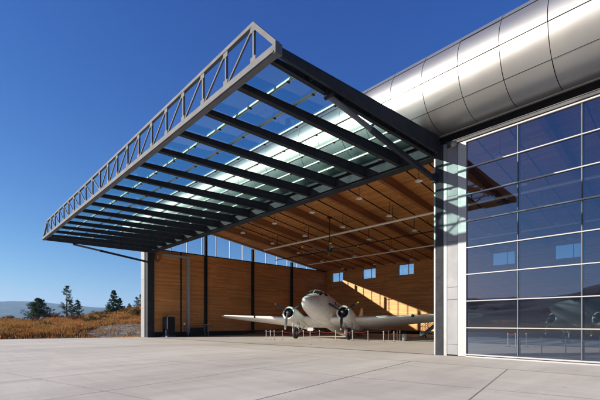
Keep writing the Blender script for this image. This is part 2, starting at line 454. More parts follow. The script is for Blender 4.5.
# back wall with window openings
wx = [-43.4, -36.75, -30.15, -23.5, -16.9, -10.3, -3.7, 2.9, 9.5]
W0, W1 = 8.52, 10.1
m = MB(); x = XL-.6
for c in wx:
    m.box(x, c-1.3, YB, YB+.5, -.6, 10.6); m.box(c-1.3, c+1.3, YB, YB+.5, -.6, W0); m.box(c-1.3, c+1.3, YB, YB+.5, W1, 10.6); x = c+1.3
m.box(x, XR+.5, YB, YB+.5, -.6, 10.6)
bw = hp(m, 'back_wall', M['wood_back'])
m = MB(); m.box(XL+.07, XR, YB-.05, YB-.002, -.25, .40); hp(m, 'skirting', M['steel_black'])
for c in wx:
    m = MB(); t = .06
    m.box(c-1.3, c-1.3+t, YB+.1, YB+.22, W0, W1); m.box(c+1.3-t, c+1.3, YB+.1, YB+.22, W0, W1)
    m.box(c-1.3+t, c+1.3-t, YB+.1, YB+.22, W0, W0+t); m.box(c-1.3+t, c+1.3-t, YB+.1, YB+.22, W1-t, W1); m.box(c-.03+.4, c+.03+.4, YB+.1, YB+.22, W0+t, W1-t)
    wf = hp(m, 'window', M['alu'])
    m = MB(); m.add([(c-1.28, YB+.16, W0+.02), (c+1.28, YB+.16, W0+.02), (c+1.28, YB+.16, W1-.02), (c-1.28, YB+.16, W1-.02)], [(0, 1, 2, 3)]); hp(m, 'pane', M['glass_clear'], wf)
# roof: deck and covering
def slab(x0, x1, y0, y1, o0, o1, mat, name):
    m = MB(); v = []
    for o in (o0, o1):
        for (x, y) in ((x0, y0), (x1, y0), (x1, y1), (x0, y1)): v.append((x, y, roofz(y)+o))
    m.add(v, [(0, 3, 2, 1), (4, 5, 6, 7), (0, 1, 5, 4), (1, 2, 6, 5), (2, 3, 7, 6), (3, 0, 4, 7)]); return hp(m, name, mat)
slab(XL-.6, XR+.5, .55, YB+1.2, 0, .12, M['wood_deck'], 'roof_deck')
slab(XL-.8, XR+.6, .50, YB+1.4, .122, .34, M['roofing'], 'roof_covering')
bx = [-41.3+5.8*i for i in range(11)]
for x in bx:
    m = MB(); d = .95; w = .17
    y0, y1 = .5, YB-.003
    for xx in (x,):
        v = [(xx-w, y0, roofz(y0)-.004), (xx+w, y0, roofz(y0)-.004), (xx+w, y0, roofz(y0)-d), (xx-w, y0, roofz(y0)-d), (xx-w, y1, roofz(y1)-.004), (xx+w, y1, roofz(y1)-.004), (xx+w, y1, roofz(y1)-.38), (xx-w, y1, roofz(y1)-.38)]
        m.add(v, [(0, 1, 2, 3), (4, 7, 6, 5), (0, 4, 5, 1), (1, 5, 6, 2), (2, 6, 7, 3), (3, 7, 4, 0)])
    hp(m, 'roof_beam', M['glulam'])
# slim steel rails / conduits between the beams under the deck
for i, x in enumerate(bx[:-1]):
    m = MB()
    for dx in (1.93, 3.87):
        m.bar((x+dx, .8, roofz(.8)-.30), (x+dx, YB-.3, roofz(YB-.3)-.30), .05, .09)
        for k in range(9):
            y = 2+k*3.4; m.box(x+dx-.012, x+dx+.012, y-.012, y+.012, roofz(y)-.28, roofz(y)+.002)
    hp(m, 'lighting_track', M['steel_black'])
# front wall above the openings (inside face) and dark recess
m = MB(); m.box(XL-.6, XR, .42, .56, 10.3, 14.85); hp(m, 'front_gable_wall', M['wood_back'])
m = MB(); m.box(XL-.9, XR+.4, .10, .40, 10.34, 10.95); hp(m, 'fascia_recess', M['steel_black'])
# header beam over the door opening
m = MB()
m.box(-45.5, -9.28, -.02, .46, 9.86, 10.33); m.box(-45.5, -9.28, -.10, .50, 9.84, 9.90); m.box(-45.5, -9.28, -.10, -.021, 10.27, 10.33)
hp(m, 'door_header', M['steel_dark'])
# columns
m = MB(); m.box(-9.27, -8.88, -.06, .50, -.05, 10.32); m.box(-9.40, -9.272, .05, .42, -.05, 9.83, 1); m.box(-8.878, -8.70, -.03, .3, -.05, 10.3, 1)
hp(m, 'door_column', [M['steel_dark'], M['alu']])
m = MB(); m.box(-46.55, -45.56, 0.02, .75, -.6, 10.32); m.box(-45.99, -45.95, -.03, .018, -.3, 10.2, 1)
m.box(-46.58, -46.50, -.05, .018, -.3, 10.2); m.box(-45.62, -45.54, -.05, .018, -.3, 10.2)
hp(m, 'door_column', [M['steel_dark'], M['alu']])
m = MB()
for z0, z1 in ((-.5, 3.3), (3.315, 6.8), (6.815, 10.32)): m.box(-47.7, -46.6, -.02, .7, z0, z1)
hp(m, 'corner_panel', M['panel'])
# exterior side of left wall cladding
m = MB(); m.box(XL-.70, XL-.61, .78, YB+.5, -.6, SILL+.05); hp(m, 'outer_cladding', M['panel'])
# composite panels between column and glazing
m = MB(); zs = [.06, .56, 2.71, 3.31, 5.5, 7.7, 10.06]
for a, b in zip(zs, zs[1:]): m.box(-8.695, -8.16, -.012, .12, a+.008, b-.008)
m.box(-8.698, -8.158, .01, .118, .0, 10.07, 1)
hp(m, 'infill_panel', [M['panel'], M['steel_black']])
# bright head flashing
m = MB(); m.box(-8.7, XR+.3, -.06, .09, 10.17, 10.33); m.box(-8.7, XR+.3, -.09, -.061, 10.30, 10.33); hp(m, 'head_flashing', M['flashing'])
# --- curtain wall
FR = .10
mz = [.12+1.2438*i for i in range(9)]
mx = [-7.73] + [-5.56+2.24*i for i in range(13)]
m = MB()
m.box(-8.12, -7.74, -.09, .16, .02, 10.1)
m.box(-8.155, -8.125, -.05, .10, .02, 10.1, 1)
for i, z in enumerate(mz):
    h = .020 if 0 < i < 8 else .030
    m.box(-7.735, XR, -.085, -.012, z-h, z+h)
m.box(-7.735, XR, -.12, .05, -.02, .055)
for x in mx[1:]:
    m.box(x-.02, x+.02, -.055, -.012, mz[0]+.06, mz[-1]-.06, 2)      # caps
    m.box(x-.045, x+.045, .012, .20, .06, 10.06, 1)                  # deep mullion behind
for z in mz[1:-1]: m.box(-7.735, XR, .012, .07, z-.03, z+.03, 1)
cw = hp(m, 'glazed_wall', [M['alu_white'], M['steel_dark'], M['cap']])
xs = mx + [XR]
for a, b in zip(xs, xs[1:]):
    g = MB()
    for z0, z1 in zip(mz, mz[1:]):
        j = [random.uniform(-.0012, .0012) for _ in range(4)]
        g.add([(a+.01, j[0], z0), (b-.01, j[1], z0), (b-.01, j[2], z1), (a+.01, j[3], z1)], [(0, 1, 2, 3)])
    hp(g, 'pane', M['glass_wall'], cw)
# floodlight fitting at the top of the white mullion
m = MB(); m.lathe([(0, 0), (.10, 0), (.14, .10), (.14, .22), (0, .22)], (-8.25, -.25, 9.93), 'z', 14); m.bar((-8.25, -.25, 10.10), (-8.25, -.05, 10.14), .05, .05)
hp(m, 'flood_light', M['alu'])
# --- the metal bullnose
pc = (-.46, 12.50); pr = 1.78
m = MB(); seg = [26, 66, 106, 146, 186, 226, 281]
xs = [-47.9+ (k*1.63) for k in range(44)]
off = (-3.91 - (-47.9)) % 1.63; xs = [-47.9] + [-47.9+off+1.63*k for k in range(44) if -47.9+off+1.63*k < XR+.5] + [XR+.6]
for a, b in zip(xs, xs[1:]):
    for s0, s1 in zip(seg, seg[1:]):
        n = 12; tilt = random.gauss(0, .006)+(.035 if s0 == 146 else .03 if s0 == 186 else 0); tw = random.gauss(0, .004); dr = random.uniform(-.004, .004)
        gx = .013; gs = math.degrees(.012/pr); v = []
        for i in range(n+1):
            t = i/n; an = R(s0+gs+(s1-s0-2*gs)*t); 
            for u, x in ((0, a+gx), (1, b-gx)):
                r = pr+dr+tilt*(t-.5)+tw*(u-.5)*(t-.5)*2+.006*math.sin(PI*t)*math.sin(PI*.5)
                v.append((x, pc[0]+r*math.cos(an), pc[1]+r*math.sin(an)))
        m.add(v, [(2*i, 2*i+2, 2*i+3, 2*i+1) for i in range(n)], 0, True)
# dark backing
n = 60; rings = []
for x in (-47.88, XR+.58):
    rings.append([(x, pc[0]+(pr-.03)*math.cos(R(20+262*i/n)), pc[1]+(pr-.03)*math.sin(R(20+262*i/n))) for i in range(n+1)])
m.loft(rings, closed=False, cap=False, mat=1)
for x in (-47.9, XR+.6):
    c = [(x, pc[0]+pr*math.cos(R(20+262*i/n)), pc[1]+pr*math.sin(R(20+262*i/n))) for i in range(n+1)]
    m.add(c, [tuple(range(n+1))], 0, False)
# rolled lip
m.tube((-47.9, -.08, 10.73), (XR+.6, -.08, 10.73), .045, n=8, mat=2); m.box(-47.9, XR+.6, -.08, .35, 10.735, 10.76, 2)
hp(m, 'metal_bullnose', [M['pipe'], M['steel_black'], M['alu']])

# --- the folded-up hangar door = glazed canopy
CX0, CX1, CY = -45.5, -9.02, -10.46
def zt(y): return 10.10+.50*(y-CY)/(0-CY)     # top of the framing
def zb(y): return 9.84+.12*(y-CY)/(0-CY)      # underside
D = MB()
def taper(mb, x, w, y0, y1, b0, b1, t0, t1, mat=None):
    v = [(x-w, y0, b0), (x+w, y0, b0), (x+w, y0, t0), (x-w, y0, t0), (x-w, y1, b1), (x+w, y1, b1), (x+w, y1, t1), (x-w, y1, t1)]
    mb.add(v, [(0, 1, 2, 3), (4, 7, 6, 5), (0, 4, 5, 1), (1, 5, 6, 2), (2, 6, 7, 3), (3, 7, 4, 0)], mat, False)
# edge beams: channel section seen from below (web + two flanges + stiffeners)
for x, sgn in ((CX1, -1), (CX0, 1)):
    taper(D, x-.02*-sgn, .02, CY+.13, -.12, zb(CY), zb(0)-.06, zt(CY)+.02, zt(0)+.13)
    taper(D, x+sgn*.07, .05, CY+.13, -.12, zb(CY)+.002, zb(0)-.058, zb(CY)+.03, zb(0)-.03)
    taper(D, x+sgn*.17, .15, CY+.13, -.12, zt(CY)-.01, zt(0)+.10, zt(CY)+.018, zt(0)+.128)
    taper(D, x+sgn*.50, .02, CY+.13, -.12, zb(CY), zb(0)-.06, zt(CY)+.02, zt(0)+.13)
    taper(D, x+sgn*.42, .06, CY+.13, -.12, zb(CY)+.004, zb(0)-.056, zb(CY)+.03, zb(0)-.03)
    for i in range(1, 6):
        y = CY+i*1.75; D.box(min(x+sgn*.02, x+sgn*.48), max(x+sgn*.02, x+sgn*.48), y-.01, y+.01, zb(y)+.03, zt(y))
D.box(CX0, CX1, -.118, -.022, 9.95, 10.50)
door = hp(D, 'canopy_door', M['steel_dark'])
NB = 16; bw_ = (CX1-CX0)/NB
for i in range(1, NB):
    x = CX0+i*bw_; m = MB()
    taper(m, x, .02, CY+.14, -.12, zb(CY)+.02, zb(0)+.02, zt(CY)-.06, zt(0)-.06)
    taper(m, x, .115, CY+.14, -.12, zb(CY), zb(0), zb(CY)+.02, zb(0)+.02)
    taper(m, x, .115, CY+.14, -.12, zt(CY)-.075, zt(0)-.075, zt(CY)-.055, zt(0)-.055)
    hp(m, 'girder', M['steel_dark'], door)
# leading rail: light steel tube
m = MB(); m.box(CX0-.02, CX1+.06, CY-.11, CY+.12, 9.82, 10.10); m.box(CX0, CX1, CY-.16, CY-.131, 9.83, 9.87)
m.box(CX1-.05, CX1+.075, CY-.13, CY+.14, 9.80, 10.14)
hp(m, 'leading_rail', M['steel_light'], door)
# glazing bars + glass
for k in range(9):
    y = -.30-k*1.2438
    if y < CY+.12: y = CY+.2
    m = MB(); z = zt(y)-.02
    m.box(CX0+.5, CX1-.5, y-.055, y-.020, z-.02, z+.05); m.box(CX0+.5, CX1-.5, y+.020, y+.055, z-.02, z+.05); m.box(CX0+.5, CX1-.5, y-.0195, y+.0195, z+.02, z+.045, 1)
    for i in range(NB):
        x = CX0+(i+.5)*bw_; m.box(x-.03, x+.03, y-.065, y+.065, z-.06, z-.021, 1)
    hp(m, 'glazing_bar', [M['purlin'], M['steel_dark']], door)
for k in range(8):
    ya = -.30-k*1.2438; yb = max(ya-1.2438, CY+.15); g = MB()
    for i in range(NB):
        x0 = CX0+i*bw_; x1 = x0+bw_; z0 = zt(ya)+.035; z1 = zt(yb)+.035
        for xa, xb in ((x0+.01, (x0+x1)/2-.004), ((x0+x1)/2+.004, x1-.01)):
            g.add([(xa, yb, z1), (xb, yb, z1), (xb, ya, z0), (xa, ya, z0)], [(0, 1, 2, 3)])
    hp(g, 'pane', M['glass_roof'], door)
# truss along the leading edge
TX0, TX1 = -43.5, -10.2; TZ = 11.39; TB = 10.12
m = MB(); yt = CY
m.bar((TX0, yt, TZ), (TX1, yt, TZ), .13, .13)
m.bar((TX1-.02, yt, TZ), (CX1-.02, yt, TB+.02), .15, .15, (0, 1, 0)); m.bar((TX0+.02, yt, TZ), (CX0+.05, yt, TB+.02), .15, .15, (0, 1, 0))
tr = hp(m, 'truss_chord', M['steel_light'], door)
nb = 20; st = (TX1-TX0)/nb
for i in range(nb+1):
    x = TX0+i*st; m = MB(); m.box(x-.038, x+.038, yt-.045, yt+.045, TB, TZ-.066); m.box(x-.14, x+.14, yt-.052, yt-.046, TB+.002, TB+.20); m.box(x-.14, x+.14, yt-.052, yt-.046, TZ-.26, TZ-.076); hp(m, 'truss_post', M['steel_light'], door)
for i in range(nb):
    a = TX0+i*st; b = a+st; m = MB()
    if i >= nb/2: m.bar((b-.06, yt, TZ-.08), (a+.06, yt, TB+.02), .06, .06, (0, 1, 0))
    else: m.bar((a+.06, yt, TZ-.08), (b-.06, yt, TB+.02), .06, .06, (0, 1, 0))
    hp(m, 'truss_diagonal', M['steel_light'], door)
# hydraulic struts
for x in (-9.20, -45.75+.35):
    m = MB(); sx = x-.12 if x > -20 else x+.1
    a = Vector((sx, -.16, 8.75)); b = Vector((sx, -7.8, 9.74)); q = a+(b-a)*.66
    m.bar(a, q, .17, .20); m.tube(q+Vector((0, 0, 0)), b, .10, n=14, mat=1); m.tube(q-(b-a).normalized()*.1, q+(b-a).normalized()*.12, .125, n=14, mat=0)
    m.tube(b-Vector((.18, 0, 0)), b+Vector((.18, 0, 0)), .08, n=10, mat=0); m.box(sx-.12, sx+.12, -.20, -.0601, 8.55, 8.98, 0); m.box(sx-.03, sx+.03, b.y-.12, b.y+.12, b.z, b.z+.2, 0)
    m.tube(a-Vector((.16, 0, 0)), a+Vector((.16, 0, 0)), .09, n=10, mat=0)
    hp(m, 'hydraulic_strut', [M['steel_dark'], M['steel_light']], door)
# hangar wall services
m = MB(); m.box(XL+.02, XL+.40, 1.4, 5.3, 9.75, 10.0); m.box(XL+.02, XL+.34, 4.95, 5.3, .2, 9.749); m.tube((XL+.2, 5.12, .2), (XL+.2, 5.12, -.1), .12)
hp(m, 'wall_duct', M['alu_white'])
m = MB(); m.box(XL+.02, XL+.9, .85, 1.35, 9.2, 10.1); m.box(XL+.05, XL+.7, .95, 1.25, 9.0, 9.19); hp(m, 'door_motor_box', M['glulam'])
# ------------------------------------------------------------------ hanging services
def hanger_pipe(y, z, x0, x1, r, mat, label, name, cat, step=5.8, s0=-38.4):
    m = MB(); m.tube((x0, y, z), (x1, y, z), r, n=10)
    o = m.build(name, mat); tag(o, label, cat)
    x = s0
    while x < x1:
        h = MB(); h.box(x-.015, x+.015, y-.015, y+.015, z+r*.8, roofz(y)-.01); x += step; h.build('hanger', M['steel_black'], o)
    return o
hanger_pipe(14.0, 11.38, -41.2, XR-.02, .11, M['white'], 'long white pipe crossing the ceiling above the airliner, nearer of the two white ones', 'ceiling_pipe', 'pipe')
hanger_pipe(22.3, 10.25, -41.2, XR-.02, .075, M['white'], 'thinner white pipe crossing low under the ceiling near the back wall', 'ceiling_pipe', 'pipe')
hanger_pipe(18.0, 10.75, -43.6, XR-.02, .055, M['steel_black'], 'black pipe crossing under the ceiling between the two white pipes', 'ceiling_pipe', 'pipe')
# pendant lamps
def lamp():
    r = empty('pendant_lamp')
    m = MB(); m.lathe([(.05, .24), (.12, .22), (.27, .06), (.30, 0), (.28, 0), (.25, .06), (.10, .19), (0, .2)], (0, 0, 0), 'z', 18); m.build('lamp_shade', M['white'], r)
    m = MB(); m.tube((0, 0, .24), (0, 0, 1.36), .015, n=6); m.lathe([(0, .30), (.07, .30), (.07, .22), (0, .22)], (0, 0, 0), 'z', 10); m.build('stem', M['steel_black'], r)
    m = MB(); m.lathe([(0, .0), (.09, .03), (.10, .12), (.05, .18)], (0, 0, 0), 'z', 12); m.build('diffuser', M['white'], r)
    return r
ords = ['first', 'second', 'third', 'fourth', 'fifth', 'sixth']
bays = {-44.0: 'beside the left wall windows', -38.4: 'in the second ceiling bay', -32.4: 'in the third ceiling bay', -26.6: 'over the pale airliner\'s nose', -20.8: 'in the bay left of the right column', -15.1: 'right beside the right door column',
        -9.3: 'behind the right door column', -3.5: 'behind the glass wall', 2.3: 'behind the glass near the right edge', 8.1: 'deep behind the glass wall'}
lp = None
for x, place in bays.items():
    if x == -44.0 or x > 8: continue
    for j, y in enumerate((4.1, 8.6, 13.2, 17.8, 22.4, 27.0)):
        o = lamp() if lp is None else copy_tree(lp); lp = lp or o
        o.location = (x, y, roofz(y)-1.37)
        tag(o, 'white dome lamp, %s from door, %s' % (ords[j], place), 'lamp', 'dome lamps hanging from the timber ceiling')
# ceiling fan
fan = tag(empty('ceiling_fan', (-28.3, 13.0, 9.5)), 'large ceiling fan with long thin blades and yellow tips on a drop rod', 'fan')
m = MB(); m.tube((0, 0, .3), (0, 0, roofz(13.0)-9.5), .045, n=8); m.lathe([(0, 3.62), (.28, 3.62), (.2, 3.45), (0, 3.42)], (0, 0, 0), 'z', 12); m.build('rod', M['steel_dark'], fan)
m = MB(); m.lathe([(0, -.22), (.2, -.2), (.30, -.05), (.30, .12), (.16, .3), (0, .32)], (0, 0, 0), 'z', 18); m.build('motor', M['steel_dark'], fan)
for k in range(6):
    a = R(60*k+14); d = Vector((math.cos(a), math.sin(a), 0)); m = MB(); m.bar(d*.28, d*3.3, .16, .03); b = m.build('blade', M['alu'], fan)
    m = MB(); m.bar(d*3.3, d*3.42+Vector((0, 0, .10)), .22, .05); m.build('blade_tip', M['yellow'], b)

# ------------------------------------------------------------------ aircraft
FS = [(0, .02, -.22, -.26), (.04, .15, -.10, -.37), (.15, .28, .0, -.48), (.4, .46, .16, -.66), (.9, .69, .42, -.88), (1.45, .88, .66, -1.04), (1.58, .92, .74, -1.07),
      (2.2, 1.08, 1.36, -1.16), (3.0, 1.22, 1.56, -1.26), (4, 1.30, 1.58, -1.30), (6, 1.32, 1.55, -1.30), (10, 1.30, 1.50, -1.26), (12, 1.20, 1.44, -1.08), (14, .96, 1.34, -.70),
      (16, .66, 1.18, -.22), (18, .36, 1.04, .22), (19.2, .15, .90, .50), (19.65, .03, .74, .66)]
def fs_at(y):
    for a, b in zip(FS, FS[1:]):
        if a[0] <= y <= b[0]:
            t = (y-a[0])/(b[0]-a[0]); return tuple(a[i]+(b[i]-a[i])*t for i in range(4))
    return FS[-1]
def fpt(y, ang, off=0):
    _, hw, ztp, zbt = fs_at(y); zc = (ztp+zbt)/2; hh = (ztp-zbt)/2; c, s = math.cos(ang), math.sin(ang); e = 2/2.25
    return (math.copysign(abs(c)**e, c)*(hw+off), y, zc+math.copysign(abs(s)**e, s)*(hh+off))
def patch(mb, y0, y1, a0, a1, off=.012, skew=0, n=5, mat=None):
    v = []; f = []
    for i in range(n+1):
        for j in range(n+1):
            a = R(a0+(a1-a0)*j/n); y = y0+(y1-y0)*i/n+skew*(j/n); v.append(fpt(y, a, off))
    for i in range(n):
        for j in range(n): q = i*(n+1)+j; f.append((q, q+1, q+n+2, q+n+1))
    mb.add(v, f, mat, False)
def airfoil(c, t, n=12):
    p = []
    for i in range(n+1):
        x = (1-math.cos(PI*i/n))/2; yt_ = 5*t*(.2969*math.sqrt(x)-.126*x-.3516*x*x+.2843*x**3-.1015*x**4); p.append((x*c, yt_*c*1.12))
    q = []
    for i in range(n-1, 0, -1):
        x = (1-math.cos(PI*i/n))/2; yt_ = 5*t*(.2969*math.sqrt(x)-.126*x-.3516*x*x+.2843*x**3-.1015*x**4); q.append((x*c, -yt_*c*.82))
    return p+q
def aircraft(loc, heading, scale, skin, label, group):
    S = Matrix.Scale(scale, 4)
    P = S @ Matrix.Translation((0, 0, 4.0)) @ Matrix.Rotation(R(-13.5), 4, 'X') 
    A = tag(empty('propeller_aircraft', loc, heading), label, 'aircraft', group)
    def ap(mb, name, mats, parent=None, fix=None): 
        mb.xf(P); return mb.build(name, mats, parent or A)
    # fuselage
    stn = []
    for a, b in zip(FS, FS[1:]):
        k = 3 if b[0]-a[0] > .5 else 2
        for i in range(k): stn.append(a[0]+(b[0]-a[0])*i/k)
    stn.append(FS[-1][0]); m = MB(); n = 40
    m.loft([[fpt(y, 2*PI*i/n) for i in range(n)] for y in stn])
    fus = ap(m, 'fuselage', skin)
    m = MB()
    patch(m, 1.70, 2.12, 62, 88.5, .014, 0); patch(m, 1.70, 2.12, 118, 91.5, .014, 0)
    patch(m, 1.76, 2.2, 40, 60, .014, 0); patch(m, 1.76, 2.2, 140, 120, .014, 0)
    ap(m, 'windshield', M['cockpit'], fus)
    for s in (0, 1):
        f_ = (lambda a: 180-a) if s else (lambda a: a)
        m = MB(); patch(m, 2.36, 2.95, f_(30), f_(50)); ap(m, 'cockpit_window', M['cockpit'], fus)
        for k in range(7):
            y = 4.6+k*1.02; m = MB(); patch(m, y, y+.42, f_(12), f_(30)); ap(m, 'cabin_window', M['cockpit'], fus)
    # panel seams on the nose, de-icer ring
    m = MB()
    for y in (.42, 1.2, 2.9, 3.4, 4.3, 5.6, 7.0, 8.4, 9.8, 11.2): 
        rr = [[fpt(y+dy, 2*PI*i/n, .006) for i in range(n)] for dy in (0, .014)]; m.loft(rr, cap=False, smooth=False)
    ap(m, 'panel_seam', M['grey'], fus)
    m = MB(); m.tube((0, 5.0, 1.5), (0, 5.1, 1.95), .015, n=6); ap(m, 'antenna', M['grey'], fus)
    # wings
    ws = [(-14.55, 7.55, .9, .22, .08), (-14.3, 7.2, 1.4, .20, .09), (-13.6, 6.95, 1.9, .15, .10), (-9, 5.75, 3.2, -.32, .12), (-4.5, 4.55, 4.35, -.84, .15), (0, 4.45, 4.45, -.86, .155)]
    ws = ws+[(-a, b, c, d, e) for a, b, c, d, e in ws[-2::-1]]
    m = MB(); m.loft([[(x, yl+px, z+pz) for px, pz in airfoil(c, t)] for x, yl, c, z, t in ws]); wing = ap(m, 'wing', skin)
    for s in (-1, 1):
        m = MB(); m.lathe([(0, -.06), (.11, -.03), (.15, .06), (.15, .12)], (s*8.6, 5.62, -.36), 'y', 14); ap(m, 'landing_light', M['cockpit'], wing)
    # tail
    m = MB(); tf = [(1.0, 15.2, 4.3, .08), (1.5, 15.9, 3.6, .09), (2.6, 16.9, 2.5, .09), (3.5, 17.6, 1.6, .09), (3.95, 18.1, .8, .08)]
    m.loft([[(pz, yl+px, z) for px, pz in airfoil(c, t)] for z, yl, c, t in tf]); ap(m, 'tail_fin', skin)
    m = MB(); ts = [(-4.05, 17.6, .8), (-3.6, 17.2, 1.4), (0, 16.1, 2.7), (3.6, 17.2, 1.4), (4.05, 17.6, .8)]
    m.loft([[(x, yl+px, .78+pz) for px, pz in airfoil(c, .09)] for x, yl, c in ts]); ap(m, 'tailplane', skin)
    m = MB(); m.tube((0, 17.7, -.62), (0, 17.5, .5), .05); m.lathe([(0, -.09), (.2, -.09), (.24, -.04), (.24, .04), (.2, .09), (0, .09)], (0, 17.85, -.72), 'x', 18); ap(m, 'tail_wheel', M['black'])
    # engines
    for s in (-1, 1):
        ex = s*2.82; ez = -.78
        m = MB()
        m.lathe([(.50, 2.66), (.58, 2.60), (.66, 2.66), (.71, 2.85), (.73, 3.3), (.72, 3.75), (.70, 3.9), (.60, 3.92)], (ex, 0, ez), 'y', 28)
        rings = []
        for y, rx, rzt, rzb, zo in ((3.88, .64, .64, .64, 0), (4.6, .68, .62, .72, -.02), (5.6, .66, .5, .72, -.05), (7.0, .52, .35, .6, -.08), (8.4, .28, .2, .36, -.12), (9.4, .04, .04, .06, -.18)):
            rings.append([(ex+rx*math.cos(2*PI*i/24), y, ez+zo+(rzt if math.sin(2*PI*i/24) > 0 else rzb)*math.sin(2*PI*i/24)) for i in range(24)])
        m.loft(rings)
        eng = ap(m, 'engine_cowling', skin)
        m = MB(); m.lathe([(.50, 2.665), (.60, 2.9), (.60, 3.15), (0, 3.15)], (ex, 0, ez), 'y', 28)
        for k in range(9):
            a = 2*PI*k/9+.2; p = Vector((ex, 3.02, ez)); d = Vector((math.cos(a), 0, math.sin(a))); m.tube(p+d*.2, p+d*.57, .085, n=10); m.tube(p+d*.25+Vector((0, -.12, 0)), p+d*.5+Vector((0, -.1, 0)), .014, n=5, mat=1)
        m.lathe([(.0, 2.48), (.10, 2.5), (.14, 2.56), (.26, 2.76), (.28, 2.95), (.28, 3.1)], (ex, 0, ez), 'y', 18, mat=1)
        ap(m, 'engine', [M['black'], M['engine']], eng)
        m = MB(); hub = Vector((ex, 2.36, ez))
        m.lathe([(0, -.14), (.08, -.12), (.12, -.02), (.12, .12), (.06, .2)], tuple(hub), 'y', 14, mat=2)
        for k in range(3):
            a = R(-90+120*k) if s > 0 else R(-90+120*k+(-1))
            d = Vector((math.cos(a), 0, math.sin(a))); t = Vector((-math.sin(a), 0, math.cos(a))); rings = []
            for rr, cw_, th_, tw in ((.10, .08, .08, 40), (.30, .10, .07, 42), (.55, .22, .05, 40), (1.0, .27, .035, 30), (1.4, .23, .025, 22), (1.62, .17, .018, 18), (1.76, .07, .012, 16)):
                cdir = (t*math.cos(R(tw))+Vector((0, 1, 0))*math.sin(R(tw))); ndir = cdir.cross(d); c0 = hub+d*rr
                rings.append([c0-cdir*cw_/2, c0-ndir*th_/2, c0+cdir*cw_/2, c0+ndir*th_/2])
            bl = MB(); bl.loft(rings[:6], mat=0); bl.loft(rings[5:], mat=1); m.add(bl.v, bl.f[:]);  
            m.m[-len(bl.f):] = [(3 if (x == 0 and s < 0 and k == 0 and scale == 1) else x) for x in bl.m]  # left engine's bottom blade is pale: sun glint painted into its colour
        ap(m, 'propeller', [M['black'], M['yellow'], M['chrome'], M['alu']], eng)
        # landing gear
        m = MB(); ax = Vector((ex, 4.72, -2.38))
        for q in (-.34, .34):
            m.tube((ex+q, 4.55, -1.25), (ex+q, 4.72, -2.38), .065, n=10, mat=0); m.tube((ex+q, 6.2, -1.25), (ex+q, 4.78, -2.25), .045, n=8, mat=0); m.tube((ex+q, 4.1, -1.3), (ex+q, 4.6, -1.9), .04, n=8, mat=0)
        m.tube((ex-.34, 4.64, -1.75), (ex+.34, 4.64, -1.75), .04, n=8); m.tube((ex-.36, 4.72, -2.38), (ex+.36, 4.72, -2.38), .05, n=8); m.bar((ex-.34, 4.6, -1.35), (ex+.34, 4.66, -1.72), .04, .04); m.bar((ex+.34, 4.6, -1.35), (ex-.34, 4.66, -1.72), .04, .04)
        lg = ap(m, 'landing_gear', [M['alu_white']])
        m = MB(); m.lathe([(.24, -.10), (.27, -.15), (.45, -.17), (.55, -.12), (.58, 0), (.55, .12), (.45, .17), (.27, .15), (.24, .10)], tuple(ax), 'x', 26, mat=0); m.lathe([(0, -.12), (.25, -.10), (.25, .10), (0, .12)], tuple(ax), 'x', 18, mat=1)
        ap(m, 'wheel', [M['black'], M['grey']], lg)
    return A
hd = R(22)
# wing leading edge at the fuselage (4.4 m behind the nose) stands at about (-25.6, 9.3)
c0 = Vector((-26.5, 10.0)); fwd = Vector((math.sin(hd), -math.cos(hd)))
nose = c0+fwd*4.4
aircraft((nose.x, nose.y, gz(-25)), hd, 1.0, M['air_body'], 'pale twin propeller airliner parked nose up in the open doorway', None)
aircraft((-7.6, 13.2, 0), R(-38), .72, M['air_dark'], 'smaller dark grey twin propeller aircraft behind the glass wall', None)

# ------------------------------------------------------------------ stanchions, sign, things on the floor
def px(pxx, pyy):          # photo pixel on the floor -> place (used once to read positions off the photo)
    dx = pxx-300; v, w, u = .684*dx-279.4, .729*dx+262, 322.3-pyy
    t = 1.62/(-u); x = v*t
    t = (1.62-gz(x))/(-u); return v*t, w*t-17.96
def stanchion():
    r = empty('stanchion')
    m = MB(); m.tube((0, 0, .02), (0, 0, .86), .030, n=12); m.lathe([(0, .93), (.04, .92), (.05, .88), (.035, .85), (.05, .80), (.028, .78)], (0, 0, 0), 'z', 14); m.build('post', M['chrome'], r)
    m = MB(); m.lathe([(0, .05), (.05, .045), (.15, .025), (.17, 0)], (0, 0, 0), 'z', 20); m.build('foot', M['chrome'], r)
    return r
sp = [(266.2, 339.6), (270.4, 339.8), (274.2, 339.9), (282.4, 339.9), (303.4, 340.0), (319.4, 340.0), (335.6, 340.2), (352.5, 340.5), (368, 340.6),
      (383.5, 341.6), (388.5, 340.2), (394, 341.6), (397.2, 340.3), (400, 340.8)]
sl = ['leftmost stanchion of the rope line, under the left wing', 'second stanchion from the left in the red rope line', 'third stanchion from the left in the red rope line',
      'stanchion just left of the airliner\'s left wheel in the photo', 'stanchion left of the small sign under the nose', 'stanchion right of the small sign under the nose',
      'stanchion just left of the airliner\'s right wheel in the photo', 'stanchion just right of the airliner\'s right wheel in the photo', 'lone stanchion under the right wing near the right engine',
      'leftmost stanchion of the cluster under the right wing', 'second stanchion of the cluster under the right wing', 'third stanchion of the cluster under the right wing, nearer the door',
      'fourth stanchion of the cluster under the right wing', 'rightmost stanchion of the cluster, beside the grey bin']
sg = [((-5.7, 3.9), 'stanchion behind the glass wall left of the middle of the second bay'), ((-4.86, 4.7), 'stanchion behind the glass wall, just left of the last upright mullion'), ((-3.7, 6.05), 'stanchion behind the glass wall at the right edge of the photo'),
      ((-8.1, 9.8), 'stanchion behind the glass wall just right of the first upright mullion'), ((-8.55, 9.2), 'stanchion behind the glass wall just left of the first upright mullion'), ((-9.1, 9.5), 'stanchion behind the first glass bay, leftmost of those behind glass')]
P0 = None; sts = []
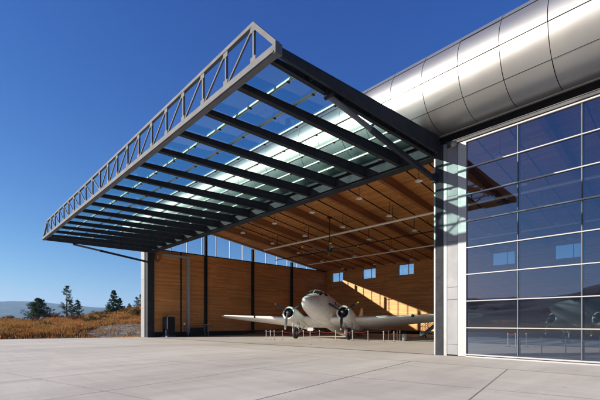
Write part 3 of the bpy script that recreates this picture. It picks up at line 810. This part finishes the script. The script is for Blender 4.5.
for (q, lab) in [(px(*a), b) for a, b in zip(sp, sl)]+sg:
    o = stanchion() if P0 is None else copy_tree(P0); P0 = P0 or o
    o.location = (q[0], q[1], gz(q[0])); o.rotation_euler.z = random.uniform(0, 3); tag(o, lab, 'stanchion', 'steel stanchions round the aircraft'); sts.append(o)
def rope(a, b, lab):
    A = a.location+Vector((0, 0, .84)); B = b.location+Vector((0, 0, .84)); d = (B-A).normalized()
    A = A+d*.05; B = B-d*.05; L = (B-A).length; sag = min(.22, .10*L); pts = []
    for i in range(13):
        t = i/12; p = A.lerp(B, t); p.z -= 4*sag*t*(1-t); pts.append(p)
    m = MB(); m.path([tuple(p) for p in pts], .022, 7)
    tag(m.build('barrier_rope', M['red']), lab, 'rope', 'red barrier ropes')
rl = ['short red rope between the two leftmost stanchions', 'short red rope between the second and third stanchions from the left', 'red rope between the third and fourth stanchions from the left', 'long red rope passing the left wheel of the airliner',
      'red rope hanging behind the small sign', 'red rope between the small sign and the right wheel', 'red rope passing the right wheel of the airliner', 'red rope under the right wing beside the right engine']
for i, l in enumerate(rl): rope(sts[i], sts[i+1], l)
for i, l in enumerate(['red rope linking the first cluster stanchions under the right wing', 'red rope in the middle of the stanchion cluster', 'red rope at the right of the stanchion cluster']): rope(sts[9+i], sts[10+i], l)
for a, b, l in ((14, 15, 'red rope behind the second glass bay'), (15, 16, 'red rope behind the glass wall at the right edge'), (18, 17, 'red rope crossing behind the first upright mullion of the glass wall'), (19, 18, 'short red rope behind the first glass bay')): rope(sts[a], sts[b], l)
# sign
q = px(310.2, 344.3); s = tag(empty('sign_stand', (q[0], q[1], gz(q[0])), hd+R(20)), 'small white notice on a thin pole standing below the airliner nose', 'sign')
m = MB(); m.tube((0, 0, .02), (0, 0, 1.05), .025, n=10); m.lathe([(0, .04), (.16, .03), (.18, 0)], (0, 0, 0), 'z', 18); m.build('pole', M['chrome'], s)
m = MB(); m.bar((0, -.10, 1.02), (0, .02, 1.26), .42, .02, (0, 0, 1)); m.build('sign_board', M['white'], s)
# grey bin
q = px(404.5, 341.0); o = tag(empty('bin', (q[0], q[1], gz(q[0]))), 'small grey bin beside the stanchion cluster under the right wing', 'bin')
m = MB(); m.lathe([(0, .02), (.20, .02), (.23, .6), (.24, .62)], (0, 0, 0), 'z', 18); m.build('bucket', M['grey'], o)
m = MB(); m.lathe([(.24, .62), (.25, .66), (.12, .74), (0, .75)], (0, 0, 0), 'z', 18); m.build('lid', M['steel_dark'], o)
# airstair right of the wing
q = px(421.5, 337.2); st_ = tag(empty('boarding_stairs', (q[0], q[1], gz(q[0])), R(45)), 'white boarding stairs with lattice handrails beside the right door column', 'stairs')
n = 9; rise = .25; run = .30; L = n*run; Z = n*rise
for s in (-.5, .5):
    m = MB(); m.bar((0, s, .10), (L, s, Z+.1), .05, .22); m.build('stringer', M['alu_white'], st_)
    m = MB(); m.tube((0, s, 1.1), (L, s, Z+1.05), .03, n=8); m.tube((0, s, .65), (L, s, Z+.6), .02, n=8)
    for k in range(n+1):
        m.tube((k*run, s, k*rise+.15), (k*run, s, k*rise+1.1), .02, n=6)
        if k < n: m.tube((k*run, s, k*rise+.15), ((k+1)*run, s, (k+1)*rise+1.05), .012, n=5)
    m.tube((L, s, Z+1.05), (L+1.2, s, Z+1.05), .03, n=8); m.tube((L+1.2, s, Z+.1), (L+1.2, s, Z+1.05), .025, n=8)
    m.build('handrail', M['alu_white'], st_)
m = MB()
for k in range(n): m.box(k*run, k*run+.30, -.47, .47, (k+1)*rise-.04, (k+1)*rise)
m.build('treads', M['grey'], st_)
m = MB(); m.box(L, L+1.2, -.5, .5, Z-.02, Z+.05); m.build('platform', M['grey'], st_)
m = MB()
for s in (-.45, .45): 
    m.bar((L+.05, s, 0.02), (L+.05, s, Z-.021), .07, .07); m.bar((L+1.15, s, .02), (L+1.15, s, Z-.021), .07, .07); m.bar((L+.05, s, .3), (L+1.15, s, Z-.2), .04, .04)
m.build('support_frame', M['grey'], st_)
for s in (-.55, .55):
    for x in (.3, L+1.0):
        m = MB(); m.lathe([(0, -.04), (.10, -.04), (.12, 0), (.10, .04), (0, .04)], (x, s, .12), 'y', 14); m.build('wheel', M['black'], st_)
# black cabinet at the left wall
cab = tag(empty('equipment_cabinet', (-44.75, 2.2, gz(-45))), 'tall black equipment cabinet on a pale base by the left door column', 'cabinet')
m = MB(); m.box(-.75, .75, -.45, .45, .95, 2.45); m.box(-.75, -.68, -.45, .45, .18, .949); m.box(.68, .75, -.45, .45, .18, .949); m.box(-.679, .679, .38, .45, .18, .949); m.build('body', M['steel_black'], cab, bevel=.02)
m = MB(); m.box(-.95, .85, -.6, .55, .0, .17); m.build('plinth', M['steel_light'], cab, bevel=.015)
for s in (-.36, .36):
    m = MB(); m.box(s-.34, s+.34, -.475, -.452, 1.0, 2.40); d_ = m.build('door', M['steel_dark'], cab); m = MB(); m.box(s-.3*(1 if s > 0 else -1)-.015, s-.3*(1 if s > 0 else -1)+.015, -.51, -.476, 1.6, 1.85); m.build('handle', M['chrome'], d_)
m = MB(); m.tube((-.3, -.2, .18), (-.3, -.2, .9), .12, n=16); m.build('gas_cylinder', M['grey'], cab)
m = MB(); m.lathe([(0, 0), (.1, 0), (.1, .12), (.06, .2), (0, .22)], (.0, 0, 2.452), 'z', 14); m.build('warning_lamp', M['yellow'], cab)
# stand with white globe, slim posts
o = tag(empty('lamp_stand', (-44.3, 4.0, gz(-44))), 'thin stand with a small white globe right of the black cabinet', 'stand')
m = MB(); m.tube((0, 0, .02), (0, 0, 1.45), .03, n=8); m.lathe([(0, .04), (.2, .03), (.22, 0)], (0, 0, 0), 'z', 16); m.build('pole', M['steel_dark'], o)
m = MB(); m.lathe([(0, -.15), (.10, -.11), (.15, 0), (.10, .11), (0, .15)], (0, 0, 1.6), 'z', 16); m.build('globe', M['white'], o)
o = tag(empty('tool_chest', (-44.9, 6.0, gz(-45))), 'low black tool chest against the left wall below the pale duct', 'chest')
m = MB(); m.box(-.45, .45, -.7, .7, .12, 1.1); m.build('body', M['steel_black'], o, bevel=.02)
for k in range(4): m = MB(); m.box(-.40, .40, -.722, -.702, .18+k*.23, .37+k*.23); d_ = m.build('drawer', M['steel_dark'], o); m = MB(); m.box(-.3, .3, -.745, -.7225, .32+k*.23, .34+k*.23); m.build('handle', M['chrome'], d_)
for a in (-.38, .38):
    for b in (-.6, .6): m = MB(); m.lathe([(0, -.03), (.05, -.03), (.06, 0), (.05, .03), (0, .03)], (a, b, .06), 'y', 12); m.build('castor', M['black'], o)
o = tag(empty('step_ladder', (-44.7, 7.3, gz(-45)), R(60)), 'short pale folding step ladder leaning beside the black chest', 'ladder')
for s in (-.25, .25):
    m = MB(); m.bar((s, -.35, 0), (s, 0, 1.5), .05, .08); m.build('rail', M['alu'], o); m = MB(); m.bar((s*.9, .4, 0), (s*.9, .03, 1.45), .04, .05); m.build('back_leg', M['alu'], o)
for k in range(4): m = MB(); t = .18+k*.22; m.box(-.225, .225, -.35+.35*t-.06, -.35+.35*t+.06, 1.5*t-.015, 1.5*t+.015); m.build('step', M['alu'], o)
m = MB(); m.box(-.28, .28, -.12, .12, 1.50, 1.54); m.build('top_step', M['white'], o)

# ------------------------------------------------------------------ vegetation on the rise
def crown_cluster(mb, c, rad, n, size, mat=0, flat=.8):
    for _ in range(n):
        d = Vector((random.gauss(0, 1), random.gauss(0, 1), random.gauss(0, 1)*flat)); d = d.normalized()*rad*random.random()**.4
        p = c+d; a = Vector((random.uniform(-1, 1), random.uniform(-1, 1), random.uniform(-.3, 1))).normalized(); b = a.cross(Vector((random.uniform(-1, 1), random.uniform(-1, 1), random.uniform(-1, 1)))).normalized()
        s = size*random.uniform(.6, 1.3); mb.add([p-b*s*.35, p+b*s*.35, p+a*s], [(0, 1, 2)], mat, False)
def pine(x, y, h, w, seed, label, mat, dens=1.0, gap=.0, name='pine_tree', low=.08, group='pines on the dry rise', fat=1.0):
    random.seed(seed); z = th(x, y)-.1
    r = tag(empty(name, (x, y, z)), label, 'tree', group)
    t = MB(); lean = Vector((random.uniform(-.04, .04), random.uniform(-.04, .04), 1)); top = lean*h*.97
    k = 5
    for i in range(k): t.tube(lean*(h*.97*i/k), lean*(h*.97*(i+1)/k), .028*h*(1-i/k)+.01, .028*h*(1-(i+1)/k)+.01, 8, caps=False)
    f = MB(); zz = low*h
    while zz < h*.97:
        fr = zz/h; reach = w*.5*(1-fr)**.75*(.55+.45*min(1, (fr+.1)/.25))
        nb_ = int(random.randint(2, 4)*fat)
        for _ in range(nb_):
            if random.random() < gap: continue
            a = random.uniform(0, 2*PI); L = reach*random.uniform(.55, 1.15)+.08*h*.3; e = random.uniform(-.15, .6)
            p0 = lean*zz; p1 = p0+Vector((math.cos(a)*L, math.sin(a)*L, L*e)); t.tube(p0, p1, .010*h*(1-fr)+.012, .006, 5, caps=False)
            for q in (.5, .78, 1.0): crown_cluster(f, p0.lerp(p1, q), .048*h*(1-.4*fr)*random.uniform(.6, 1.3)*fat, int(22*dens), .022*h*.75+.05)
        zz += h*random.uniform(.028, .055)
    crown_cluster(f, top, .035*h, int(40*dens), .03*h+.05, flat=1.8)
    t.build('trunk', M['bark'], r); f.build('crown', mat, r)
def shrub(x, y, h, w, seed, label, mat, n=900, name='shrub'):
    random.seed(seed); z = th(x, y)-.05; r = tag(empty(name, (x, y, z)), label, 'shrub', 'shrubs on the dry rise')
    t = MB(); f = MB()
    for _ in range(16):
        a = random.uniform(0, 2*PI); q = random.random()**.5*w*.5; hh = h*(1-(q/(w*.5))**2*.6)*random.uniform(.6, 1.0)
        p = Vector((math.cos(a)*q, math.sin(a)*q, hh)); t.tube((0, 0, 0), tuple(p), .03, .01, 5, caps=False)
        crown_cluster(f, p, h*.22, n//16, .16); crown_cluster(f, p*.62, h*.22, n//22, .16)
    t.build('stems', M['bark'], r); f.build('foliage', mat, r)
def polar(pxx, dist):
    dx = pxx-300; v, w = .684*dx-279.4, .729*dx+262; L = math.hypot(v, w); return v/L*dist, w/L*dist-17.96
def spot(pxx, dist): return polar(pxx, dist)
a = spot(66.5, 108); pine(*a, 8.2, 4.2, 3, 'tallest pine on the rise, open crown with sky showing through', M['needles_b'], .9, .22, low=.14)
a = spot(38, 100); pine(*a, 5.1, 6.4, 5, 'broad low olive green pine left of the tallest pine', M['needles'], 3.0, 0, low=.02, fat=1.7)
a = spot(76.5, 104); pine(*a, 4.6, 3.2, 8, 'short dark pine just right of the tallest pine', M['needles'], 2.4, .05)
a = spot(71, 112); pine(*a, 4.4, 2.6, 9, 'small pale pine half hidden behind the tallest pine', M['needles_b'], .8, .15)
a = spot(113.5, 96); pine(*a, 5.2, 3.0, 11, 'pointed dark pine on the slope near the hangar corner', M['needles'], 2.4, .05, low=.03, fat=1.25)
a = spot(119.5, 97); pine(*a, 3.3, 2.4, 12, 'small dark pine touching the pointed pine on its right', M['needles'], 2.6, .0, low=.03)
a = spot(109, 95); pine(*a, 2.3, 2.6, 13, 'squat young pine touching the pointed pine on its left', M['needles'], 2.6, .0, low=.03)
a = spot(129, 140); pine(*a, 3.4, 2.4, 14, 'tiny distant pine midway between the pointed pine and the hangar corner', M['needles'], .8, .1)
a = spot(136.8, 125); pine(*a, 4.0, 3.0, 15, 'distant pine on the skyline left of the hangar corner', M['needles_b'], .8, .1)
a = spot(140.6, 122); pine(*a, 4.6, 2.6, 16, 'skyline pine right against the hangar corner', M['needles_b'], .8, .1)
a = spot(98, 92); shrub(*a, 1.5, 4.2, 21, 'wide brown shrub left of the pointed pine', M['shrub'])
a = spot(55, 96); shrub(*a, 1.5, 4.4, 22, 'reddish bare shrub between the broad pine and the tallest pine', M['redshrub'])
a = spot(89, 68); shrub(*a, 1.1, 2.4, 23, 'yellow green bush at the left end of the gravel bank', M['shrub'])
a = spot(20, 110); shrub(*a, 1.0, 3.0, 24, 'small reddish shrub left of the broad pine', M['redshrub'])
a = spot(137, 72); shrub(*a, 1.6, 2.0, 25, 'green bush on the slope beside the hangar corner', M['shrub'])

random.seed(77)
low = ['low sage shrub in the grass, %s' % t for t in ('far left of the rise', 'below the broad low pine', 'between the broad pine and the apron', 'in front of the tallest pine', 'below the small pines', 'above the gravel bank on its left', 'in the middle above the gravel bank', 'below the pointed pine', 'right of the pointed pine', 'on the slope near the hangar corner', 'high on the slope by the skyline pines')]
for i, (p_, d_) in enumerate(((8, 82), (34, 78), (45, 62), (63, 84), (78, 76), (93, 70), (104, 76), (116, 84), (125, 92), (133, 80), (130, 108))):
    a = spot(p_, d_); shrub(*a, random.uniform(.7, 1.2), random.uniform(1.8, 3.6), 40+i, low[i], M[('shrub', 'redshrub', 'shrub')[i % 3]], 420)
# dry grass
random.seed(11); m = MB(); v = []; f = []
def ingrav(x, y):
    return None
gx0, gx1 = -51, -66
def gravel_mask(x, y):
    d = (-51.5+.25*(y+13))-x          # metres beyond apron edge
    lo = -5.2+ (d*.2)
    return d > .3 and d < 10.5+1.6*math.sin(y*.9) and y > lo+1.2*math.sin(d*.8+2) 
cnt = 0
while cnt < 21000:
    dist = 44+70*random.random()**1.3; pp = random.uniform(-40, 175); x, y = polar(pp, dist)
    d = (-51.5+.25*(y+13))-x
    if d < .1: continue
    cnt += 1
    if gravel_mask(x, y) and random.random() > .06: continue
    if d < 1.2 and random.random() < .4: continue
    z = th(x, y)-.03; den = .5+.5*noise.noise((x*.25, y*.25, 3)); h = (.28+.55*max(0, den))*random.uniform(.7, 1.25)
    for _ in range(7):
        a = random.uniform(0, 2*PI); bx_, by_ = x+random.gauss(0, .16), y+random.gauss(0, .16); w = random.uniform(.018, .045); lx, ly = random.gauss(0, .25)*h, random.gauss(0, .25)*h
        hh = h*random.uniform(.6, 1.1); c, s = math.cos(a)*w, math.sin(a)*w; b = len(v)
        v += [(bx_-c, by_-s, z), (bx_+c, by_+s, z), (bx_+lx*.5+c*.6, by_+ly*.5+s*.6, z+hh*.6), (bx_+lx, by_+ly, z+hh)]
        f += [(b, b+1, b+2), (b, b+2, b+3)]
m.add(v, f); o = m.build('dry_grass', M['drygrass']); o['kind'] = 'stuff'; tag(o, 'tall orange brown dry grass covering the rise left of the hangar', 'grass')
# gravel bank
random.seed(5); m = MB(); v = []; f = []; idx = {}
step = .5
for i in range(int(14/step)):
    for j in range(int(40/step)):
        y = -12+j*step; x = (-51.5+.25*(y+13))-.1-i*step
        if gravel_mask(x, y):
            idx[(i, j)] = len(v); v.append((x, y, th(x, y)+.045+.06*noise.noise((x*1.7, y*1.7, 1))))
for (i, j), q in idx.items():
    if (i+1, j) in idx and (i, j+1) in idx and (i+1, j+1) in idx: f.append((q, idx[(i+1, j)], idx[(i+1, j+1)], idx[(i, j+1)]))
m.add(v, f, smooth=True)
keys = list(idx.values())
for _ in range(6500):
    p = Vector(v[random.choice(keys)]); s = .025+.13*random.random()**6; p = p+Vector((random.uniform(-.25, .25), random.uniform(-.25, .25), s*.3))
    q = [p+Vector((random.uniform(.6, 1)*s*a, random.uniform(.6, 1)*s*b, random.uniform(.5, .9)*s*c)) for a, b, c in ((1, 0, 0), (-1, 0, 0), (0, 1, 0), (0, -1, 0), (0, 0, 1), (0, 0, -1))]
    m.add(q, [(0, 2, 4), (2, 1, 4), (1, 3, 4), (3, 0, 4), (2, 0, 5), (1, 2, 5), (3, 1, 5), (0, 3, 5)])
o = m.build('gravel_bank', M['gravel']); o['kind'] = 'stuff'; tag(o, 'bank of loose grey gravel between the apron and the dry grass', 'gravel')

# ------------------------------------------------------------------ haze
m = MB(); m.box(-9600, 9600, -9600, 9600, -40, 440)
hz, nt, out = newmat('pale_haze'); pv = N(nt, 'ShaderNodeVolumePrincipled'); pv.inputs['Color'].default_value = (.38, .64, 1.0, 1); pv.inputs['Density'].default_value = 1.1e-4; pv.inputs['Anisotropy'].default_value = .1
nt.links.new(pv.outputs[0], out.inputs['Volume'])
o = m.build('haze', hz); o['kind'] = 'stuff'; tag(o, 'pale blue haze over the far hills', 'haze')

# ------------------------------------------------------------------ light, sky, camera
trav = Vector((1, 1.35, -.575)).normalized()
sun = bpy.data.lights.new('sun', 'SUN'); sun.energy = 5.0; sun.angle = R(.53); sun.color = (1, .90, .76)
so = bpy.data.objects.new('sun', sun); col.objects.link(so); so.rotation_euler = trav.to_track_quat('-Z', 'Y').to_euler(); so.location = (-30, -40, 40)
w = bpy.data.worlds.new('World'); scene.world = w; w.use_nodes = True; nt = w.node_tree; nt.nodes.clear()
sky = nt.nodes.new('ShaderNodeTexSky'); sky.sky_type = 'NISHITA'; sky.sun_disc = False; sky.sun_elevation = R(18.9); sky.sun_rotation = math.atan2(-trav.x, -trav.y)
sky.air_density = 1.0; sky.dust_density = .35; sky.ozone_density = 2.6; sky.altitude = 400
bg = nt.nodes.new('ShaderNodeBackground'); bg.inputs[1].default_value = .06; wo = nt.nodes.new('ShaderNodeOutputWorld')
sp_ = nt.nodes.new('ShaderNodeSeparateColor'); cb_ = nt.nodes.new('ShaderNodeCombineColor'); nt.links.new(sky.outputs[0], sp_.inputs[0])
STR = .06                                    # sky strength; the per-channel response is that of a polarised exposure
for c_, (lv, ref, gm) in enumerate(((.16, .27, 1.8), (.24, .35, 1.28), (.29, .33, .72))):
    q = math_n(nt, 'MULTIPLY', math_n(nt, 'POWER', math_n(nt, 'MULTIPLY', sp_.outputs[c_], STR/ref), gm), lv/STR); nt.links.new(q, cb_.inputs[c_])
nt.links.new(cb_.outputs[0], bg.inputs[0])
nt.links.new(bg.outputs[0], wo.inputs[0])
cam = bpy.data.cameras.new('camera'); cam.sensor_width = 36; cam.lens = 36*383/600; cam.shift_y = (322.3-200)/600; cam.clip_end = 30000; cam.clip_start = .1
co = bpy.data.objects.new('camera', cam); col.objects.link(co); co.location = (0, -17.96, 1.62); co.rotation_euler = (R(90), 0, math.atan2(.7296, .684)); scene.camera = co
vs = scene.view_settings; vs.view_transform = 'Standard'; vs.look = 'None'; vs.gamma = 1; vs.exposure = 1.25
scene.cycles.max_bounces = 10; scene.cycles.diffuse_bounces = 5; scene.cycles.glossy_bounces = 4; scene.cycles.transparent_max_bounces = 16; scene.cycles.volume_bounces = 0
